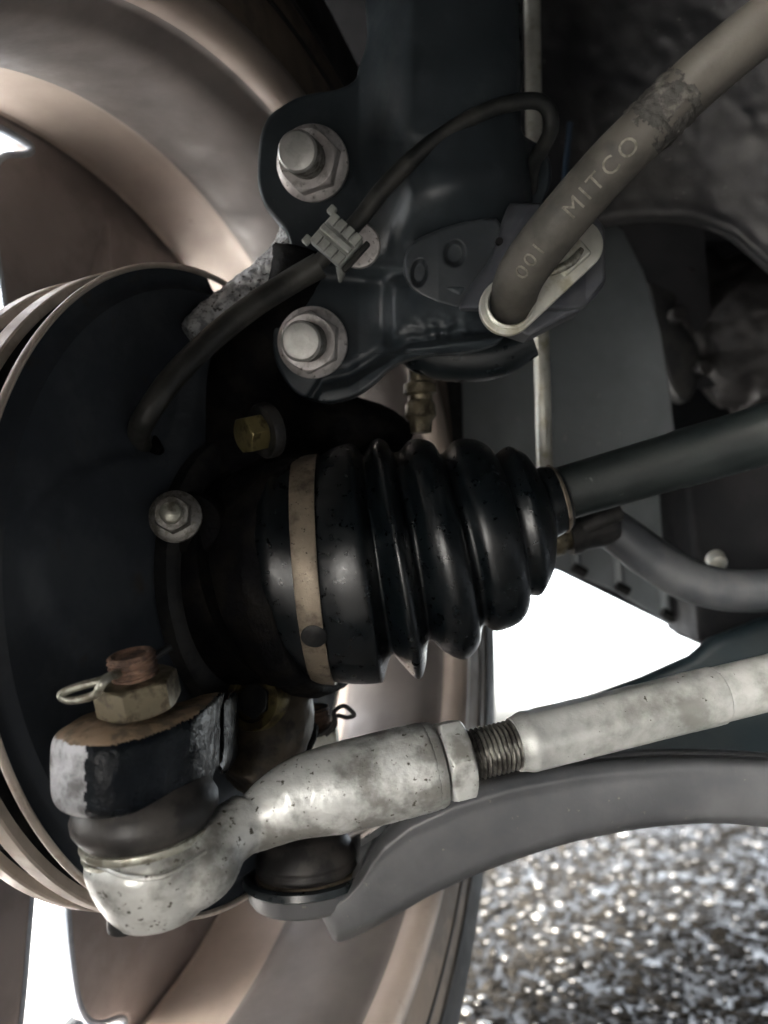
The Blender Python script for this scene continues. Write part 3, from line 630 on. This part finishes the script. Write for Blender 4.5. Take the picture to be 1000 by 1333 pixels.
# ------------------------------------------------------------------ wheel-speed sensor cable and clip
def make_cable():
    t = thing('sensor_cable', 'black sensor cable curving from the knuckle through the pale clip to the strut', 'cable', P(440, 312, 275))
    p = [P(214, 640, 312), P(198, 612, 296), P(184, 584, 278), P(182, 560, 267), P(194, 536, 263), P(225, 492, 266), P(275, 442, 272), P(330, 398, 276), P(380, 366, 279), P(417, 345, 278)]
    mk(M().tube(p, [3.8, 3.9, 4.0, 4.1, 4.2, 4.3, 4.4, 4.4, 4.5, 4.6], seg=32, n=10), 'outer_sleeve', cable_rubber, t, smooth=50)
    p = [P(405, 353, 278), P(440, 316, 276), P(470, 283, 275), P(500, 245, 273), P(540, 205, 271), P(585, 170, 270), P(640, 142, 270), P(690, 131, 271), P(712, 140, 273), P(718, 165, 277), P(708, 190, 284), P(694, 215, 292), P(690, 250, 300)]
    mk(M().tube(p, [3.0, 3.0, 3.1, 3.2, 3.1, 2.9, 2.8, 2.8, 2.8, 2.8, 2.8, 2.8, 2.8], seg=28, n=10), 'inner_cable', thin_cable, t, smooth=180)
    mk(M().lathe(P(186, 588, 279), AWAY+DOWN*.5, [(-3, 6.2), (-2, 7.2), (3, 7.4), (6, 6)], 32), 'cable_shade_plug', cast_dark, t)  # dark plug added where the cable fades into shade
    c = thing('cable_clip', 'small pale ribbed plastic clip holding the sensor cable', 'clip', P(442, 312, 274))
    ax = nz(P(470, 278, 272)-P(415, 340, 272)); ay = nz(np.cross(AWAY, ax)); ay = ay if ay.dot(DOWN) > 0 else -ay    # along / across the cable
    o = P(438, 312, 269.5)
    mk(M().box(o+AWAY*2.2, (ax, ay, AWAY), (12.5, 14.5, 5)), 'clip_body', clip_plastic, c, bevel=.9)
    for i, s_ in ((0, 1), (1, -1)):
        for j in range(4):
            mk(M().box(o + ax*(s_*4.4) + ay*(-5.2+3.5*j) - AWAY*.9, (ax, ay, AWAY), (4.2, 2.9, 1.6)), 'clip_rib', clip_plastic, c, bevel=.35)
    mk(M().box(o - AWAY*1.3, (ax, ay, AWAY), (2.4, 13.5, 1.6)), 'centre_bar', clip_plastic, c, bevel=.5)
    mk(M().box(o + ay*8.6+AWAY*2.5 + ax*.5, (ax, ay, AWAY), (13.5, 2.0, 2.4)), 'latch_bar', thin_cable, c, bevel=.5)
    mk(M().box(o - ax*7+ay*-7.5-AWAY*.2, (ax, ay, AWAY), (3.2, 2.6, 2.6)), 'clip_ear', clip_plastic, c, bevel=.5)
    mk(M().box(o + ax*6.6-ay*7.9-AWAY*.2, (ax, ay, AWAY), (3.2, 2.6, 2.6)), 'clip_ear', clip_plastic, c, bevel=.5)
    m = M().lathe(P(467, 320, 290), nz(P(466, 319, 280)-P(467, 320, 290)), [(0, 8.3), (2, 8.4), (2.8, 7.8), (3.1, 4), (3.15, .1)], 48); mk(m, 'round_pad', zinc, c)
    mk(M().tube([P(442, 346, 286), P(444, 356, 288), P(443, 366, 292)], [1.5, 1.6, .7], seg=12), 'clip_barb', clip_plastic, c)
make_cable()
# ------------------------------------------------------------------ CV joint boot and drive shaft
def make_axle():
    t = thing('drive_shaft', 'dark drive shaft running right from the ribbed boot', 'drive shaft', P(720, 645, 300))
    a = P(690, 655, 303); b = P(1180, 512, 303)
    ax = nz(b-a); L = np.linalg.norm(b-a)
    m = M().lathe(a, ax, [(0, 10.5), (L*.38, 11.2), (L*.40, 11.6), (L*.62, 11.9), (L*.63, 12.5), (L, 12.5)], 48)
    sh = mat('shaft_paint', (.005, .0085, .009), (.013, .017, .017), rough=.45, scale=30, bump=.25, bscale=400, col3=(.10, .105, .10), scale3=110, mask3=(.66, .74))
    mk(m, 'shaft', sh, t)
    j = M().lathe(P(250, 775, 322), nz(P(360, 745, 303)-P(250, 775, 322)), [(0, 38), (12, 41), (30, 43), (42, 43)], 64); mk(j, 'outer_joint', cast_dark, t)
    g = thing('joint_boot', 'black ribbed rubber boot with two metal bands on the drive shaft', 'rubber boot', P(540, 720, 303))
    rings = [((318, 632), (338, 862)), ((352, 600), (374, 876)), ((372, 596), (394, 881)), ((385, 597), (412, 884)), ((412, 594), (436, 886)), ((420, 590), (444, 887)), ((434, 582), (466, 889)), ((452, 576), (492, 888)), ((462, 579), (500, 884)), ((470, 589), (506, 862)),
             ((474, 590), (512, 852)), ((484, 574), (524, 864)), ((493, 569.5), (544, 883)), ((503, 575), (553, 868)), ((510, 587), (556, 838)), ((519, 586), (562, 834)), ((531, 573), (578, 848)), ((546, 570), (602, 858)), ((562, 576), (620, 842)), ((568, 588), (624, 822)),
             ((576, 588), (630, 814)), ((590, 573), (645, 822)), ((612, 570), (672, 812)), ((632, 579), (684, 795)), ((638, 590), (682, 783)), ((646, 589), (688, 776)), ((660, 580), (702, 775)), ((678, 588), (716, 748)), ((688, 600), (720, 722)), ((694, 610), (722, 704)), ((704, 607), (730, 697)), ((722, 608), (744, 688)), ((727, 616), (745, 680))]
    R = []; q = cr([[*a_, *b_] for a_, b_ in rings], 4); d = 303
    mid = [(P(k[0], k[1], d)+P(k[2], k[3], d))/2 for k in q]
    for k in q:
        A = P(k[0], k[1], d); B = P(k[2], k[3], d); c = (A+B)/2; v = (A-B)/2; r = np.linalg.norm(v)
        # outline points are tangent points of a round section: pull the ring in a little
        r_ = r*.987; v = v/r*r_
        a_ = AWAY - v*AWAY.dot(v)/r_**2; a_ = nz(a_)*r_
        R.append([c + v*math.cos(th)+a_*math.sin(th) for th in np.linspace(0, 2*math.pi, 96, endpoint=False)])
    mk(M().rings(R), 'bellows', boot_rubber, g, smooth=180)
    def band(i0, i1, ex, name, ma, wid=None):
        RR = []; n = 6
        src = [i0, i0, i0, i1, i1, i1]; e = [-.5, ex*.8, ex, ex, ex*.8, -.5]
        f = [0, 0, .06, .94, 1, 1]
        for i, (ff, ee) in enumerate(zip(f, e)):
            ring = []
            for j in range(96):
                p = np.array(R[i0][j])*(1-ff)+np.array(R[i1][j])*ff; c = np.mean(R[i0], axis=0)*(1-ff)+np.mean(R[i1], axis=0)*ff
                ring.append(p+nz(p-c)*ee)
            RR.append(ring)
        mk(M().rings(RR, closed=True), name, ma, g, smooth=40)
    band(12, 17, 1.3, 'large_band', band_steel); band(122, 127, .9, 'small_band', band_steel)
    # crimp of the large band, a dark pressed oval on its lower front
    c = P(409, 829, 263); mk(M().lathe(c, nz(-AWAY+DOWN*.55), [(-3, 4.6), (0, 4.6), (.5, 3.8), (.6, .1)], 32), 'band_crimp', dark_steel, g)
    mk(M().lathe(P(731, 653, 291), nz(-AWAY), [(-1, 2.6), (.4, 2.4), (.6, 1.6)], 20), 'small_crimp', dark_steel, g)
make_axle()
# ------------------------------------------------------------------ tie rod end
TA = P(300, 1060, 226); TB = P(1010, 886, 262); TX = nz(TB-TA)
def tr(px):
    """point on the tie rod's axis that appears at this column"""
    t = 0
    for _ in range(30):
        p = TA+TX*t; v = p-np.array([0, 0, CH]); x = 500+F*v.dot(RIGHT)/v.dot(AWAY); t += (px-x)*.24
    return TA+TX*t
def trd(px): return (tr(px)-np.array([0, 0, CH])).dot(AWAY)/1000      # mm per photograph pixel there
def make_tie_rod():
    e = thing('tie_rod_end', 'weathered steel tie rod end with ball joint housing at lower left', 'tie rod end', P(215, 1150, 213))
    ja = nz(DOWN+.12*RIGHT+.03*AWAY)
    def lat(o, prof, seg=72, **k): return M().lathe(o, ja, prof, seg, **k)
    H0 = P(198, 1090, 214)
    m = lat(H0, [(-1, 15.5), (1.5, 17.6), (4, 18.6), (8, 18.2), (13, 16.6), (17.5, 14.6), (20.5, 12.6), (22, 10), (22.3, 4)])
    m.tube([P(212, 1120, 214), P(256, 1120, 214), P(290, 1092, 219), P(325, 1066, 225)], [14, 12.5, 9.0, 8.0], seg=28)
    m.tube([P(292, 1090, 221), P(318, 1078, 224), P(346, 1062, 227), P(378, 1044, 229), P(408, 1033, 231), tr(445), tr(480), tr(520), tr(560)], [6.0, 7.6, 9.4, 11.2, 12.4, 56.5*trd(445), 57*trd(480), 57*trd(520), 56*trd(560)], seg=40)
    mk(m, 'housing', rod_steel, e, remesh=.6, smth=5, disp=(.16, .3), smooth=180)
    rr = 56*trd(564); mk(M().lathe(tr(558), TX, [(0, rr-.3), (1.5, rr-.2), (3.0, rr-.8), (3.4, rr-2)], 60), 'sleeve_end', rod_steel, e)
    mk(M().tube([P(122, 1118, 203), P(160, 1140, 195.5), P(215, 1140, 194), P(268, 1108, 201)], [.5, .7, .7, .5], seg=10), 'housing_seam', rod_steel, e)
    mk(M().lathe(P(160, 1208, 208), nz(ja+RIGHT*-.15), [(-9, 3.6), (-1.5, 4.2), (.2, 4.0), (.5, 3)], 28), 'grease_plug', dark_steel, e)
    # dust boot: one squashed bellows under the steering arm
    B0 = P(185, 1016, 215)
    bo = [(-2, 13), (1, 16.5), (4, 18.9), (7, 20.2), (9.5, 20.0), (12, 18.6), (13.5, 17.4), (14.3, 17.0), (15.3, 17.4), (17, 17.2), (18.5, 16)]
    mk(lat(B0, bo), 'dust_boot', joint_rubber, e, smooth=180)
    mk(lat(B0, [(13.3, 17.2), (13.6, 18.3), (14.6, 18.6), (15.6, 18.3), (15.9, 17.1)], closed=True), 'retaining_ring', pin_steel, e)
    mk(lat(B0, [(16.3, 17.2), (16.6, 18.0), (17.3, 18.3), (18.0, 18.0), (18.3, 17.1)], closed=True), 'retaining_ring', pin_steel, e)
    s0 = P(181, 905, 213); sa = nz(P(171, 846, 212)-s0 - AWAY*1.2)
    m = M(); thread(m, s0-sa*4, sa, 15.8, 6.7, 1.35, depth=.7); mk(m, 'stud', rust, e)
    mk(M().lathe(s0+sa*11.6, sa, [(0, 6.1), (.6, 6.0), (.8, 5.2), (.2, 4.2), (-.5, 2.4), (-.6, .1)], 40), 'stud_tip', rust, e)
    n = thing('castle_nut', 'dirty brown hexagon nut on top of the steering arm', 'nut', s0)
    mk(hexnut(M(), P(183, 919, 212)-sa*.5, sa, 20, 8.8, ref=RIGHT*.5+AWAY*.87, cham=1.1), 'nut_body', nut_steel, n, bevel=.2)
    pn = thing('cotter_pin', 'looped steel split pin through the rusty stud of the tie rod end', 'split pin', P(150, 882, 206))
    k = 206/252.
    pts = [P(x, y, d*k) for x, y, d in [(152, 878, 252), (143, 880, 250), (132, 886, 248), (112, 891, 247), (90, 898, 246), (80, 905, 246), (88, 911, 246), (106, 910, 246.5), (124, 904, 246), (130, 895, 243), (137, 886, 243.5), (148, 878, 248), (157, 876, 253)]]
    mk(M().tube(pts, 1.15, seg=14, n=8), 'pin_loop', pin_steel, pn, smooth=180)
    mk(M().tube([P(196, 858, 213), P(208, 850, 215), P(222, 842, 217)], [1.1, 1.2, 1.1], seg=12), 'pin_tail', dark_steel, pn)
    jn = thing('jam_nut', 'hexagon lock nut on the tie rod thread beside the sleeve', 'nut', tr(585))
    mk(hexnut(M(), tr(574), TX, 95*trd(590), 8.4, ref=-DOWN*.97+AWAY*.25, cham=1.4), 'nut_body', rod_steel, jn, bevel=.25)
    r = thing('tie_rod', 'long grey steel tie rod leaving the frame at right', 'tie rod', tr(800))
    m = M(); thread(m, tr(556), TX, 30, 33*trd(640), 1.55, depth=1.1); mk(m, 'threaded_end', dark_thread, r)
    L1 = np.linalg.norm(tr(930)-tr(670)); a, u, v = frame(TX); R = []; o_ = tr(670); b0 = 34.5*trd(680); b1 = 38.5*trd(800)
    for i in range(90):
        t = L1*i/89; s_ = t/L1; base = b0+(b1-b0)*float(sstep(s_, 0, .07)); fl = float(sstep(s_, .06, .12))*float(1-sstep(s_, .80, .86)); ring = []
        for j in range(72):
            th = 2*math.pi*j/72; kk = (th+.35) % (math.pi/3)-math.pi/6; rf = min(base*.925/math.cos(kk), base)
            rr = base*(1-fl)+rf*fl; ring.append(o_+TX*t+rr*(math.cos(th)*u+math.sin(th)*v))
        R.append(ring)
    mk(M().rings(R), 'wrench_flats', tube_steel, r, smooth=25, disp=(.10, .3))
    rr = 36*trd(940); mk(M().lathe(tr(929), TX, [(0, b1-.1), (.6, rr), (1.2, rr-.4), (2, rr-.1), (30, rr), (110, rr+.2)], 64), 'rod_tube', tube_steel, r, smooth=50)
make_tie_rod()
# ------------------------------------------------------------------ lower control arm, lower ball joint
def make_lower():
    t = thing('control_arm', 'grey curved lower control arm sweeping right above the wet gravel', 'control arm', P(640, 1080, 310))
    T = [(414, 1182), (432, 1170), (450, 1156), (468, 1134), (482, 1108), (500, 1082), (534, 1054), (590, 1028), (660, 1008), (740, 994), (820, 986), (900, 984), (1000, 988), (1120, 1000), (1220, 1012)]
    B = [(414, 1186), (424, 1204), (438, 1226), (470, 1216), (510, 1195), (560, 1166), (610, 1143), (640, 1131), (700, 1110), (760, 1093), (850, 1077), (930, 1072), (1000, 1077), (1120, 1092), (1220, 1108)]
    def h(Y_, X_):     # swapped: first argument runs across the arm
        X, Y = X_, Y_
        tt = np.interp(X, [p[0] for p in T], [p[1] for p in T]); bb = np.interp(X, [p[0] for p in B], [p[1] for p in B]); s_ = (Y-tt)/(bb-tt)
        H = 9*np.sqrt(np.clip(1-((s_-.42)/.62)**2, 0, 1)) + 1.6*np.exp(-((s_-.2)/.07)**2)*np.interp(X, [430, 520, 700, 900], [0, 1, 1, .2])
        H -= 14*sstep(-X, -520, -430)*0 - 2*sstep(X, 700, 1000)
        H += .3*np.sin(X*.03+Y*.05)
        return H
    sheet('pressed_arm', [(y, x) for x, y in T], [(y, x) for x, y in B], np.concatenate([np.arange(414, 520, 1.6), np.arange(520, 1220, 3.2)]), 60, h, 300, 9, 14, arm_paint, t, swap=True, ehh=7)
    # upper surface running back from the front face
    m = M(); R = []
    for x, y in cr([(470, 1092), (530, 1056), (590, 1032), (660, 1012), (740, 998), (820, 990), (900, 988), (1000, 992), (1120, 1004), (1220, 1016)], 6):
        R.append([P(x, y, 300), P(x, y+10, 300), P(x, y-3, 345), P(x, y-9, 345), P(x, y-5, 318)])
    mk(m.rings(R), 'top_flange', black_paint, t, smooth=60)
    # round cup that holds the ball joint
    c0 = P(400, 1133, 312); ja = nz(DOWN+.06*RIGHT-.08*AWAY)
    q = [(0, 20.5), (0, 24.2), (1, 25.2), (3, 25), (5, 24.2), (8, 23.8), (10, 22.5), (11, 19)]
    mk(M().lathe(c0, ja, [(1.5, 20.5)]+q[1:], 64), 'joint_cup', arm_paint, t, smooth=50)
    mk(M().lathe(c0, ja, [(.5, 21.5), (-.8, 23.4), (-.2, 25.4), (2.2, 26.0), (3.0, 25)], 64, closed=True), 'cup_lip', black_paint, t)
    m = M(); m.tube([P(440, 1150, 322), P(480, 1130, 322), P(530, 1100, 320)], [15, 15, 12], seg=24, flat=1); mk(m, 'arm_root', arm_paint, t, remesh=1.5, smth=4, smooth=180)
    b = thing('lower_ball_joint', 'black rubber booted lower ball joint seated in the control arm cup', 'ball joint', c0)
    mk(M().lathe(c0, ja, [(-16, 14), (-13, 17), (-9, 19.3), (-6.2, 20.2), (-5, 20.4), (-4.3, 19.6), (-3.6, 20.2), (-2.2, 20.6), (-1.2, 20.0), (-.6, 19.5), (.5, 19.6), (2, 20.3), (3.5, 20.3), (4.5, 19.5)], 64), 'rubber_boot', joint_rubber, b, smooth=180)
    for z in (-.6, 1.6): mk(M().lathe(c0, ja, [(z, 19.8), (z+.3, 20.8), (z+1.1, 21.0), (z+1.8, 20.8), (z+2, 19.8)], 64, closed=True), 'boot_ring', band_steel, b)
    s0 = P(412, 972, 330); sa = nz(P(407, 922, 330)-s0); m = M(); thread(m, s0, sa, 17, 7.2, 1.5); mk(m, 'stud', rust, b)
    mk(M().lathe(s0, sa, [(16, 6.9), (17.2, 6.4), (17.3, 5.2), (15, 4.8), (15, .1)], 32), 'stud_tip', dark_steel, b)
    n = thing('castle_nut', 'pale steel nut half hidden behind the tie rod under the second rusty stud', 'nut', s0)
    mk(hexnut(M(), s0-sa*3, sa, 19, 10.5, ref=RIGHT), 'nut_body', pale_zinc, n)
    p = thing('cotter_pin', 'dark split pin with an open loop through the stud behind the tie rod', 'split pin', P(430, 940, 322))
    pts = [P(370, 953, 322), P(388, 950, 320), P(402, 957, 320), P(420, 955, 320), P(434, 940, 320), P(436, 926, 321), P(448, 919, 322), P(461, 930, 322), P(452, 934, 322), P(438, 932, 321), P(436, 945, 321), P(424, 957, 321)]
    mk(M().tube(pts, .95, seg=12, n=8), 'pin_wire', dark_steel, p, smooth=180)
make_lower()
# ------------------------------------------------------------------ bolts on the knuckle
def small_bolts():
    o = P(340, 562, 286); a = nz(-RIGHT*.75-AWAY*.62+DOWN*.25)
    t = thing('caliper_bolt', 'yellowish hexagon bolt head glinting above the large boot band', 'bolt', o)
    mk(M().lathe(o-a*4, a, [(0, 10.5), (3, 10.5), (4, 9.8)], 40), 'washer', dark_steel, t)
    mk(hexnut(M(), o, a, 12.5, 8, ref=DOWN+.0*RIGHT, cham=.8), 'bolt_head', yellow_zinc, t, bevel=.2)
    o = P(228, 672, 268); a = nz(P(218, 664, 254)-o)
    mk(M().lathe(P(252, 684, 276), a, [(-14, 14), (2, 12), (4, 10), (4.4, .1)], 40), 'sensor_boss', cast_dark, bpy.data.objects['steering_knuckle'])
    t = thing('sensor_bolt', 'small shiny dark bolt low on the knuckle beside the brake disc', 'bolt', o)
    mk(M().lathe(o-a*2, a, [(0, 9.2), (2, 9.2), (3.5, 7.2)], 40), 'bolt_flange', thread_steel, t)
    mk(hexnut(M(), o+a*1, a, 11.5, 6, ref=RIGHT, cham=1), 'bolt_head', thread_steel, t, bevel=.2)
    mk(M().lathe(o+a*6.5, a, [(0, 3.8), (3, 3.6), (3.6, 2.8), (3.7, .1)], 24), 'bolt_tip', pin_steel, t)
    # pipe union behind the bracket
    a0 = P(546, 455, 332); a1 = P(548, 560, 332); ax = nz(a1-a0)
    t = thing('pipe_union', 'dark brass pipe union hanging behind the strut above the boot', 'pipe union', a0)
    mk(M().lathe(a0, ax, [(0, 5), (14, 5), (15, 7), (19, 7.2), (20, 5.4), (22, 5.2), (24, 6.6), (29, 6.8), (31, 5), (36, 4.5)], 36), 'union_body', nut_steel, t)
    t = thing('brake_pipe', 'straight pale metal brake pipe running down behind the strut', 'pipe', P(697, 300, 390))
    q = [P(692, -60, 392), P(694, 90, 392), P(697, 260, 392), P(704, 430, 392), P(708, 560, 392), P(710, 625, 392)]
    mk(M().tube(q, 4.1, seg=24, n=8), 'pipe', pale_zinc, t, smooth=180)
small_bolts()
# ------------------------------------------------------------------ stabiliser bar and link
def make_bar():
    bm = mat('bar_paint', (.05, .055, .062), (.08, .085, .09), rough=.45, scale=25, bump=.2, bscale=250)
    t = thing('stabiliser_bar', 'dark grey stabiliser bar bending right beneath the drive shaft', 'stabiliser bar', P(880, 740, 370))
    mk(M().tube([P(770, 668, 372), P(800, 690, 372), P(842, 722, 372), P(890, 752, 370), P(945, 768, 366), P(1010, 768, 362), P(1120, 755, 360)], [8.0, 10.0, 10.6, 10.4, 10.2, 10, 10], seg=32, n=10), 'bar', bm, t, smooth=180)
    t = thing('stabiliser_link', 'brassy link joint peeping out between boot and stabiliser bar', 'link joint', P(745, 705, 360))
    a = P(705, 706, 362); ax = nz(P(800, 680, 366)-a)
    mk(M().lathe(a, ax, [(0, 8), (6, 8.4), (9, 8.4), (11, 7), (12.5, 7)], 36), 'link_collar', nut_steel, t)
    mk(M().lathe(a+ax*12.5, ax, [(0, 9.5), (4, 10), (7, 9), (18, 10), (24, 8)], 36), 'link_rubber', dark_steel, t)
    mk(M().tube([P(755, 690, 360), P(780, 676, 358), P(808, 667, 358)], [5, 5, 3.6], seg=20), 'link_stud', dark_steel, t)
make_bar()
# ------------------------------------------------------------------ what lies behind: liner, splash panel, crossmember, gearbox
def make_back():
    # splash panel: pale grey, ends in a sloping lower edge above the bright gap
    t = thing('splash_panel', 'pale grey splash panel behind the brake pipe above the bright gap', 'panel', P(740, 560, 520))
    out = [(596, 250), (790, 280), (812, 300), (838, 352), (860, 430), (874, 520), (884, 610), (897, 700), (909, 795), (914, 826), (905, 832), (880, 818), (805, 771), (770, 757), (735, 745), (600, 700)]
    pxplate([out], 520, 6, 'panel_sheet', panel_grey, t, bevel=1.5)
    for x0, y0, x1, y1 in ((802, 700, 808, 766), (862, 745, 868, 800), (748, 690, 752, 742)):
        mk(M().tube([P(x0, y0, 515), P(x1, y1, 515)], [3.2, 3.2], seg=12, n=2), 'panel_rib', panel_grey, t)
        mk(M().tube([P(x1-6, y1-4, 512), P(x1+10, y1+5, 512)], [3.4, 3.4], seg=12, n=2), 'panel_clip', hole_black, t)
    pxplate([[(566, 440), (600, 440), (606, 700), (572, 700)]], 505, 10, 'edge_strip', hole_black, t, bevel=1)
    # inner arch liner with its arched lower edge
    li = thing('arch_liner', 'scuffed dark plastic arch liner filling the upper right corner', 'arch liner', P(880, 120, 430))
    T = [(690, -90), (720, -90), (800, -90), (900, -90), (1000, -90), (1120, -90), (1300, -90)]
    B = [(690, 300), (720, 300), (765, 296), (800, 290), (850, 284), (905, 288), (950, 305), (985, 333), (1040, 380), (1120, 430), (1300, 500)]
    def h(Y_, X_):
        X, Y = X_, Y_
        H = 5*noise_grid(X*.010, Y*.012) + 1.6*noise_grid(X*.045, Y*.05) + 30*sstep(X, 800, 1200) - 14*gauss(X, Y, 765, 150, 26, 120, .1)
        bb = np.interp(X, [p[0] for p in B], [p[1] for p in B]); H += 2.5*np.exp(-((bb-Y-12)/9)**2) + 3*gauss(X, Y, 895, 265, 22, 14)
        return H
    sheet('liner_skin', [(y, x) for x, y in T], [(y, x) for x, y in B], np.arange(690, 1300, 4.), 110, h, 430, 6, 8, liner_m, li, swap=True, ehh=3)
    # blue-grey wire behind the hose
    wb = thing('blue_wire', 'thin blue wire behind the brake hose', 'wire', P(738, 210, 410)); bl = mat('blue_wire', (.03, .055, .09), rough=.4)
    mk(M().tube([P(742, 160, 405), P(738, 200, 405), P(734, 250, 405)], 1.6, seg=12), 'wire', bl, wb)
    # body shell: far wall of the engine bay and cavities, roof of the arch
    b = thing('car_body', 'black underside of the car closing the view behind strut and shaft', 'car body', W((200, -200, 700)))
    far = [(380, -300), (1500, -300), (1500, 870), (1180, 900), (1000, 850), (912, 830), (903, 834), (880, 818), (735, 747), (590, 700), (560, 590), (380, 560)]
    pxplate([far], 700, 30, 'bulkhead', deep_black, b, bevel=4)
    # strut tower skin between liner and tyre
    m = M(); rr = 372; R = []
    for off in (-30, 60, 190, 300):
        R.append([wp(rr+ (0 if off < 250 else 6), a, off) for a in np.linspace(16, 176, 60)]+[wp(rr+8, a, off) for a in np.linspace(176, 16, 60)])
    mk(m.rings(R), 'wheel_arch', deep_black, b)
    m = M().box((650, -50, CH+445), ((1, 0, 0), (0, 1, 0), (0, 0, 1)), (1730, 3500, 20)); mk(m, 'floor_pan_shade', deep_black, b, bevel=3)  # underbody, stretched unseen behind the camera to hold off sky light
    m = M().box((620, 250, CH+250), ((1, 0, 0), (0, 1, 0), (0, 0, 1)), (20, 1000, 520)); mk(m, 'inner_side', deep_black, b, bevel=3)
    m = M().box((720, -340, 430), ((1, 0, 0), (0, 1, 0), (0, 0, 1)), (1560, 20, 560)); mk(m, 'light_block_wall', deep_black, b, bevel=3)  # unseen wall added behind the camera to block frontal light
    # gearbox lumps in the opening
    g = thing('gearbox', 'blurred brown cast gearbox housing in the dark opening at right', 'gearbox', P(940, 440, 600))
    m = M(); m.tube([P(905, 480, 620), P(960, 450, 610), P(1040, 420, 610)], [38, 62, 70], seg=32); m.tube([P(1000, 560, 600), P(1060, 500, 600)], [40, 60], seg=24)
    m.tube([P(905, 330, 600), P(930, 400, 600)], [14, 26], seg=20); m.tube([P(880, 410, 585), P(895, 470, 590)], [9, 14], seg=20); m.tube([P(980, 530, 590), P(1010, 570, 585)], [22, 22], seg=20)
    mk(m, 'gear_casing', gear_alloy, g, remesh=3, smth=3, disp=(2.5, .05), smooth=180)
    for px, py in ((902, 345), (884, 408), (918, 478)):
        mk(M().lathe(P(px, py, 560), -AWAY, [(-30, 5), (0, 5.5), (1, 4.5)], 20), 'casing_bolt', gear_alloy, g)
    pxplate([[(872, 300), (905, 330), (880, 400), (912, 455), (900, 520), (872, 500), (850, 400), (838, 330)]], 570, 18, 'mount_plate', dark_steel, g, bevel=3, n=4)
    # crossmember, dark teal, behind the tie rod
    c = thing('crossmember', 'dark blue-black crossmember beam behind the tie rod at right', 'crossmember', P(950, 900, 420))
    out = [(730, 940), (765, 912), (840, 885), (905, 856), (930, 834), (1000, 806), (1250, 770), (1250, 1030), (1000, 1010), (840, 1000), (720, 985)]
    pxplate([out], 400, 13, 'beam', cross_paint, c, bevel=5)
    pxplate([[(893, 590), (1200, 560), (1200, 830), (1000, 815), (925, 845), (912, 835), (905, 760)]], 470, 60, 'side_rail', deep_black, c, bevel=6)
    mk(M().lathe(P(936, 734, 402), -AWAY+DOWN*.6, [(-6, 5), (0, 4.5), (2, 2)], 20), 'light_spot', pale_zinc, c)  # pale disc added in place of light showing through a hole
make_back()
for o in bpy.data.objects:
    if '_b' in o: del o['_b']
